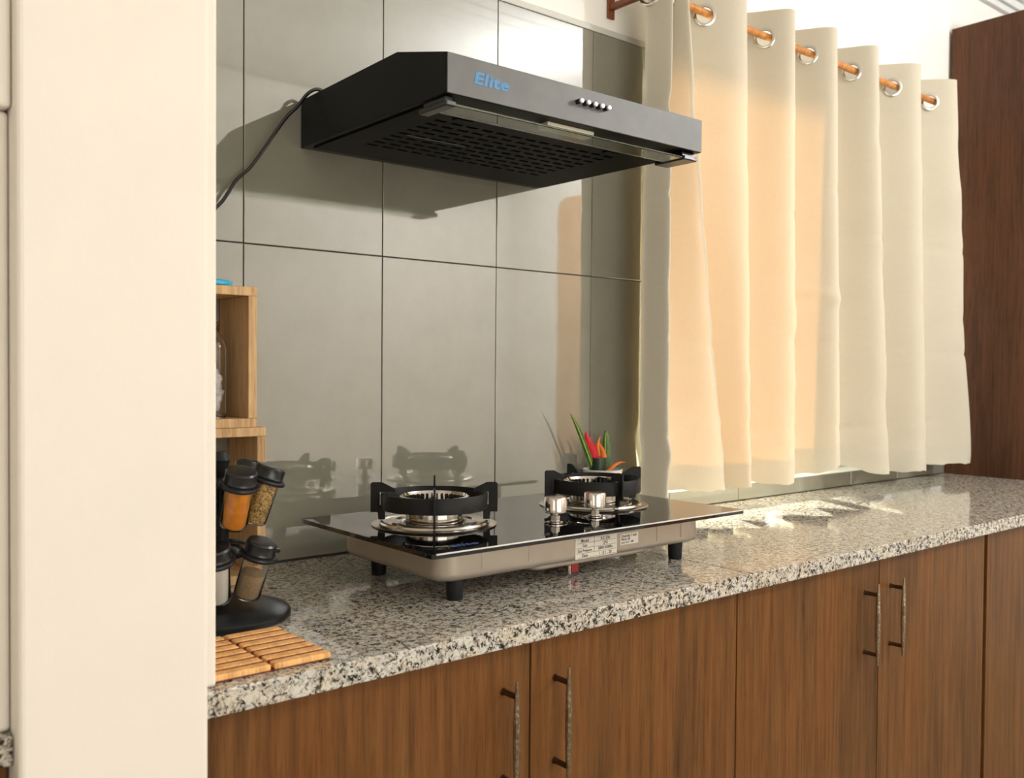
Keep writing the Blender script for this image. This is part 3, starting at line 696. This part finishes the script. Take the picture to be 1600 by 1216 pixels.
for (zt, off) in ((0.206, 40), (0.100, 10)):
    tp = MB().lathe([(0.0115, -0.012), (0.030, -0.010), (0.0425, -0.005), (0.0425, 0.000), (0.030, -0.002), (0.022, 0.004), (0.0115, 0.006)], 40, close=True).build('tier', 'rack_plastic', rk, (0, 0, zt))
    for k in range(6):
        jm = jar_matrix(off + 60 * k, 0)
        MB().lathe([(0.0212, -0.004), (0.0275, -0.004), (0.0285, -0.001), (0.0275, 0.0015), (0.0245, 0.003), (0.0212, 0.003)], 32, jm, close=True).build('jar_ring', 'rack_plastic', tp)
def spice_jar(label, deg, tier, fill, fillmat, mats=('clear_glass', 'black_plastic')):
    zt = 0.206 if tier else 0.100
    t_ = thing('spice_jar', label, 'spice jar', (0, 0, 0), group='spice jars on the revolving rack')
    t_.matrix_world = Matrix.Translation((AX, AY, Z0 + 0.0003 + zt)) @ jar_matrix(deg, 0)
    MB().lathe([(0, -0.068), (0.0165, -0.068), (0.0196, -0.065), (0.0200, -0.060), (0.0200, 0.0032), (0.0186, 0.0032), (0.0186, -0.060), (0.0165, -0.0655), (0, -0.0655)], 32).build('jar_glass', mats[0], t_)
    top = -0.0650 + 0.066 * fill
    MB().lathe([(0, -0.0648), (0.0160, -0.0648), (0.0181, -0.060), (0.0181, top), (0, top + 0.001)], 28).build('contents', fillmat, t_)
    MB().lathe([(0, 0.0034), (0.0235, 0.0034), (0.0240, 0.0045), (0.0225, 0.0075), (0.0225, 0.0190), (0.0205, 0.0215), (0.0150, 0.0222), (0, 0.0215)], 36).build('lid', mats[1], t_)
    return t_
spice_jar('glass spice jar of orange turmeric powder with black lid, top tier of the rack', 40, 1, 0.99, 'turmeric')
spice_jar('spice jar of yellow-brown seeds right of the orange powder jar, top tier', 100, 1, 0.95, 'seed_mix')
spice_jar('spice jar with black lid at the back of the top tier, behind the orange jar', 160, 1, 0.5, 'ground_pepper')
spice_jar('spice jar with black lid beside the column, left of the orange powder jar', -20, 1, 0.6, 'ground_pepper')
spice_jar('spice jar filled with white salt on the lower tier of the rack', 10, 0, 0.99, 'salt_white')
spice_jar('half-empty glass jar of pale brown powder on the lower tier of the rack', 70, 0, 0.55, 'ground_pepper')

# ------------------------------------------------------------------ bamboo slat mat
mt = thing('slat_mat', 'small bamboo slat mat lying at the front left of the worktop', 'mat', (-0.2205, -0.517, 0.0003))
slm = MB().box(-0.0388, 0.0388, -0.0082, 0.0082, 0.0018, 0.0095, 0.0022, 3).mesh('slat', 'bamboo_slat')
for k in range(7):
    yy = -0.0705 + 0.0235 * k
    for sx in (-1, 1): add('slat', slm, mt, (sx * 0.0412, yy, 0), (0, 0, 0.006 * math.sin(k * 5 + sx)))
for k in range(6):
    for sx in (-1, 1): MB().box(-0.0385, 0.0385, -0.0032, 0.0032, 0.0018, 0.0084, 0.0006, 1).build('dark_strip', 'mat_cord', mt, (sx * 0.0412, -0.05875 + 0.0235 * k, 0))
for cx in (-0.062, -0.0205, 0.0205, 0.062):
    MB().tube([(cx, -0.076, 0.0045), (cx, 0.076, 0.0045)], 0.0024, 8).build('cord', 'mat_cord', mt)
MB().box(-0.004, 0.004, -0.076, 0.076, 0.0004, 0.0016).box(-0.079, -0.004, -0.076, 0.076, 0.0004, 0.0014).box(0.004, 0.079, -0.076, 0.076, 0.0004, 0.0014).build('backing', 'mat_cord', mt)

# ------------------------------------------------------------------ vase with tropical flowers behind the hob
VX, VY = 0.893, -0.0515
vs = MB().lathe([(0, 0.0), (0.032, 0.0), (0.036, 0.004), (0.043, 0.060), (0.0435, 0.104), (0.048, 0.131), (0.0495, 0.134), (0.0475, 0.1345), (0.041, 0.104), (0.040, 0.060), (0.033, 0.006), (0, 0.005)], 40).build('vase', 'vase_white')
vs.location = (VX, VY, Z0 + 0.0003); tag(vs, 'small white vase holding tropical flowers behind the right burner', 'vase')
def blade(pts, wid, normal, n=14, mid=0.0):
    """leaf-like solid: spine points, half width list, thin lens section"""
    P_ = spline(pts, max(2, n // (len(pts) - 1))); m = MB(); rings = []
    nn = Vector(normal).normalized(); L_ = len(P_)
    for i, p_ in enumerate(P_):
        d_ = (P_[min(i + 1, L_ - 1)] - P_[max(i - 1, 0)]).normalized(); s_ = d_.cross(nn).normalized(); b_ = s_.cross(d_).normalized()
        f_ = i / (L_ - 1) * (len(wid) - 1); j = min(int(f_), len(wid) - 2); w_ = wid[j] + (wid[j + 1] - wid[j]) * (f_ - j)
        tk = max(0.0004, w_ * 0.22)
        rings.append([m.bm.verts.new(p_ + q_) for q_ in (s_ * w_, s_ * w_ * 0.45 + b_ * tk, b_ * (tk * (1 - mid)), -s_ * w_ * 0.45 + b_ * tk, -s_ * w_, -s_ * w_ * 0.45 - b_ * tk, -b_ * tk, s_ * w_ * 0.45 - b_ * tk)])
    for a, b_ in zip(rings, rings[1:]):
        for k in range(8): m.bm.faces.new((a[k], b_[k], b_[(k + 1) % 8], a[(k + 1) % 8]))
    m.bm.faces.new(rings[0]); m.bm.faces.new(list(reversed(rings[-1])))
    return m
NV = (-0.637, -0.771, 0.1)
def q3(x, z, dy=0.0): return (x - VX, dy, z)
hl = thing('heliconia_flower', 'red and orange tropical flower wrapped in dark green leaves, in the vase', 'flower', (VX, VY, 0.0003))
MB().tube([(0.0, 0.0, 0.012), (-0.010, 0.0, 0.09), (-0.016, 0, 0.14)], 0.005, 8).build('stem', 'leaf_green', hl)
blade([q3(0.868, 0.140), q3(0.856, 0.175), q3(0.842, 0.205), q3(0.836, 0.228)], [0.009, 0.0125, 0.009, 0.0006], NV).build('bract', 'bract_red', hl)
blade([q3(0.880, 0.140), q3(0.880, 0.165), q3(0.874, 0.185), q3(0.862, 0.200)], [0.008, 0.010, 0.007, 0.0006], NV).build('bract', 'bract_red', hl, (0, 0.006, 0))
blade([q3(0.886, 0.140), q3(0.890, 0.165), q3(0.882, 0.185), q3(0.870, 0.200)], [0.005, 0.006, 0.004, 0.0005], NV).build('bract', 'bract_orange', hl, (0.002, -0.006, 0))
blade([q3(0.872, 0.168), q3(0.868, 0.195), q3(0.876, 0.214)], [0.003, 0.003, 0.0004], NV).build('bract', 'bract_orange', hl, (0, -0.009, 0))
MB().lathe([(0, 0.100), (0.017, 0.102), (0.0195, 0.125), (0.0215, 0.150), (0.0205, 0.163), (0.0185, 0.150), (0, 0.140)], 20).build('leaf_wrap', 'leaf_dark', hl, (-0.016, 0.0, 0))
lf = blade([q3(0.872, 0.115), q3(0.842, 0.175), q3(0.812, 0.232), q3(0.784, 0.272)], [0.005, 0.0068, 0.0055, 0.0004], NV).build('long_leaf', 'leaf_green')
blade([q3(0.872, 0.115), q3(0.842, 0.175), q3(0.812, 0.232), q3(0.789, 0.266)], [0.0012, 0.0013, 0.001, 0.0004], NV).build('midrib', 'leaf_pale', lf, (-0.0009, -0.0011, 0))
lf.location = (VX, VY, Z0); tag(lf, 'long pointed green leaf leaning left out of the vase', 'leaf')
lf = blade([q3(0.915, 0.100), q3(0.917, 0.150), q3(0.918, 0.200), q3(0.916, 0.228)], [0.009, 0.0115, 0.0105, 0.002], NV).build('long_leaf', 'leaf_green')
for dx in (-0.0045, 0.0015, 0.006): blade([q3(0.915 + dx, 0.100), q3(0.917 + dx, 0.150), q3(0.918 + dx, 0.200), q3(0.917 + dx * 0.5, 0.222)], [0.0011, 0.0013, 0.001, 0.0004], NV).build('pale_stripe', 'leaf_pale', lf, (-0.0014, -0.0017, 0))
lf.location = (VX, VY + 0.012, Z0); tag(lf, 'upright striped green leaf right of the red flower', 'leaf')
of = blade([q3(0.892, 0.128, -0.015), q3(0.910, 0.142, -0.02), q3(0.932, 0.150, -0.022), q3(0.950, 0.149, -0.022)], [0.004, 0.0045, 0.0035, 0.0006], (0, -0.4, 1)).build('orange_petal', 'bract_orange')
of.location = (VX, VY, Z0); tag(of, 'curved orange petal resting on the rim of the white vase', 'petal')
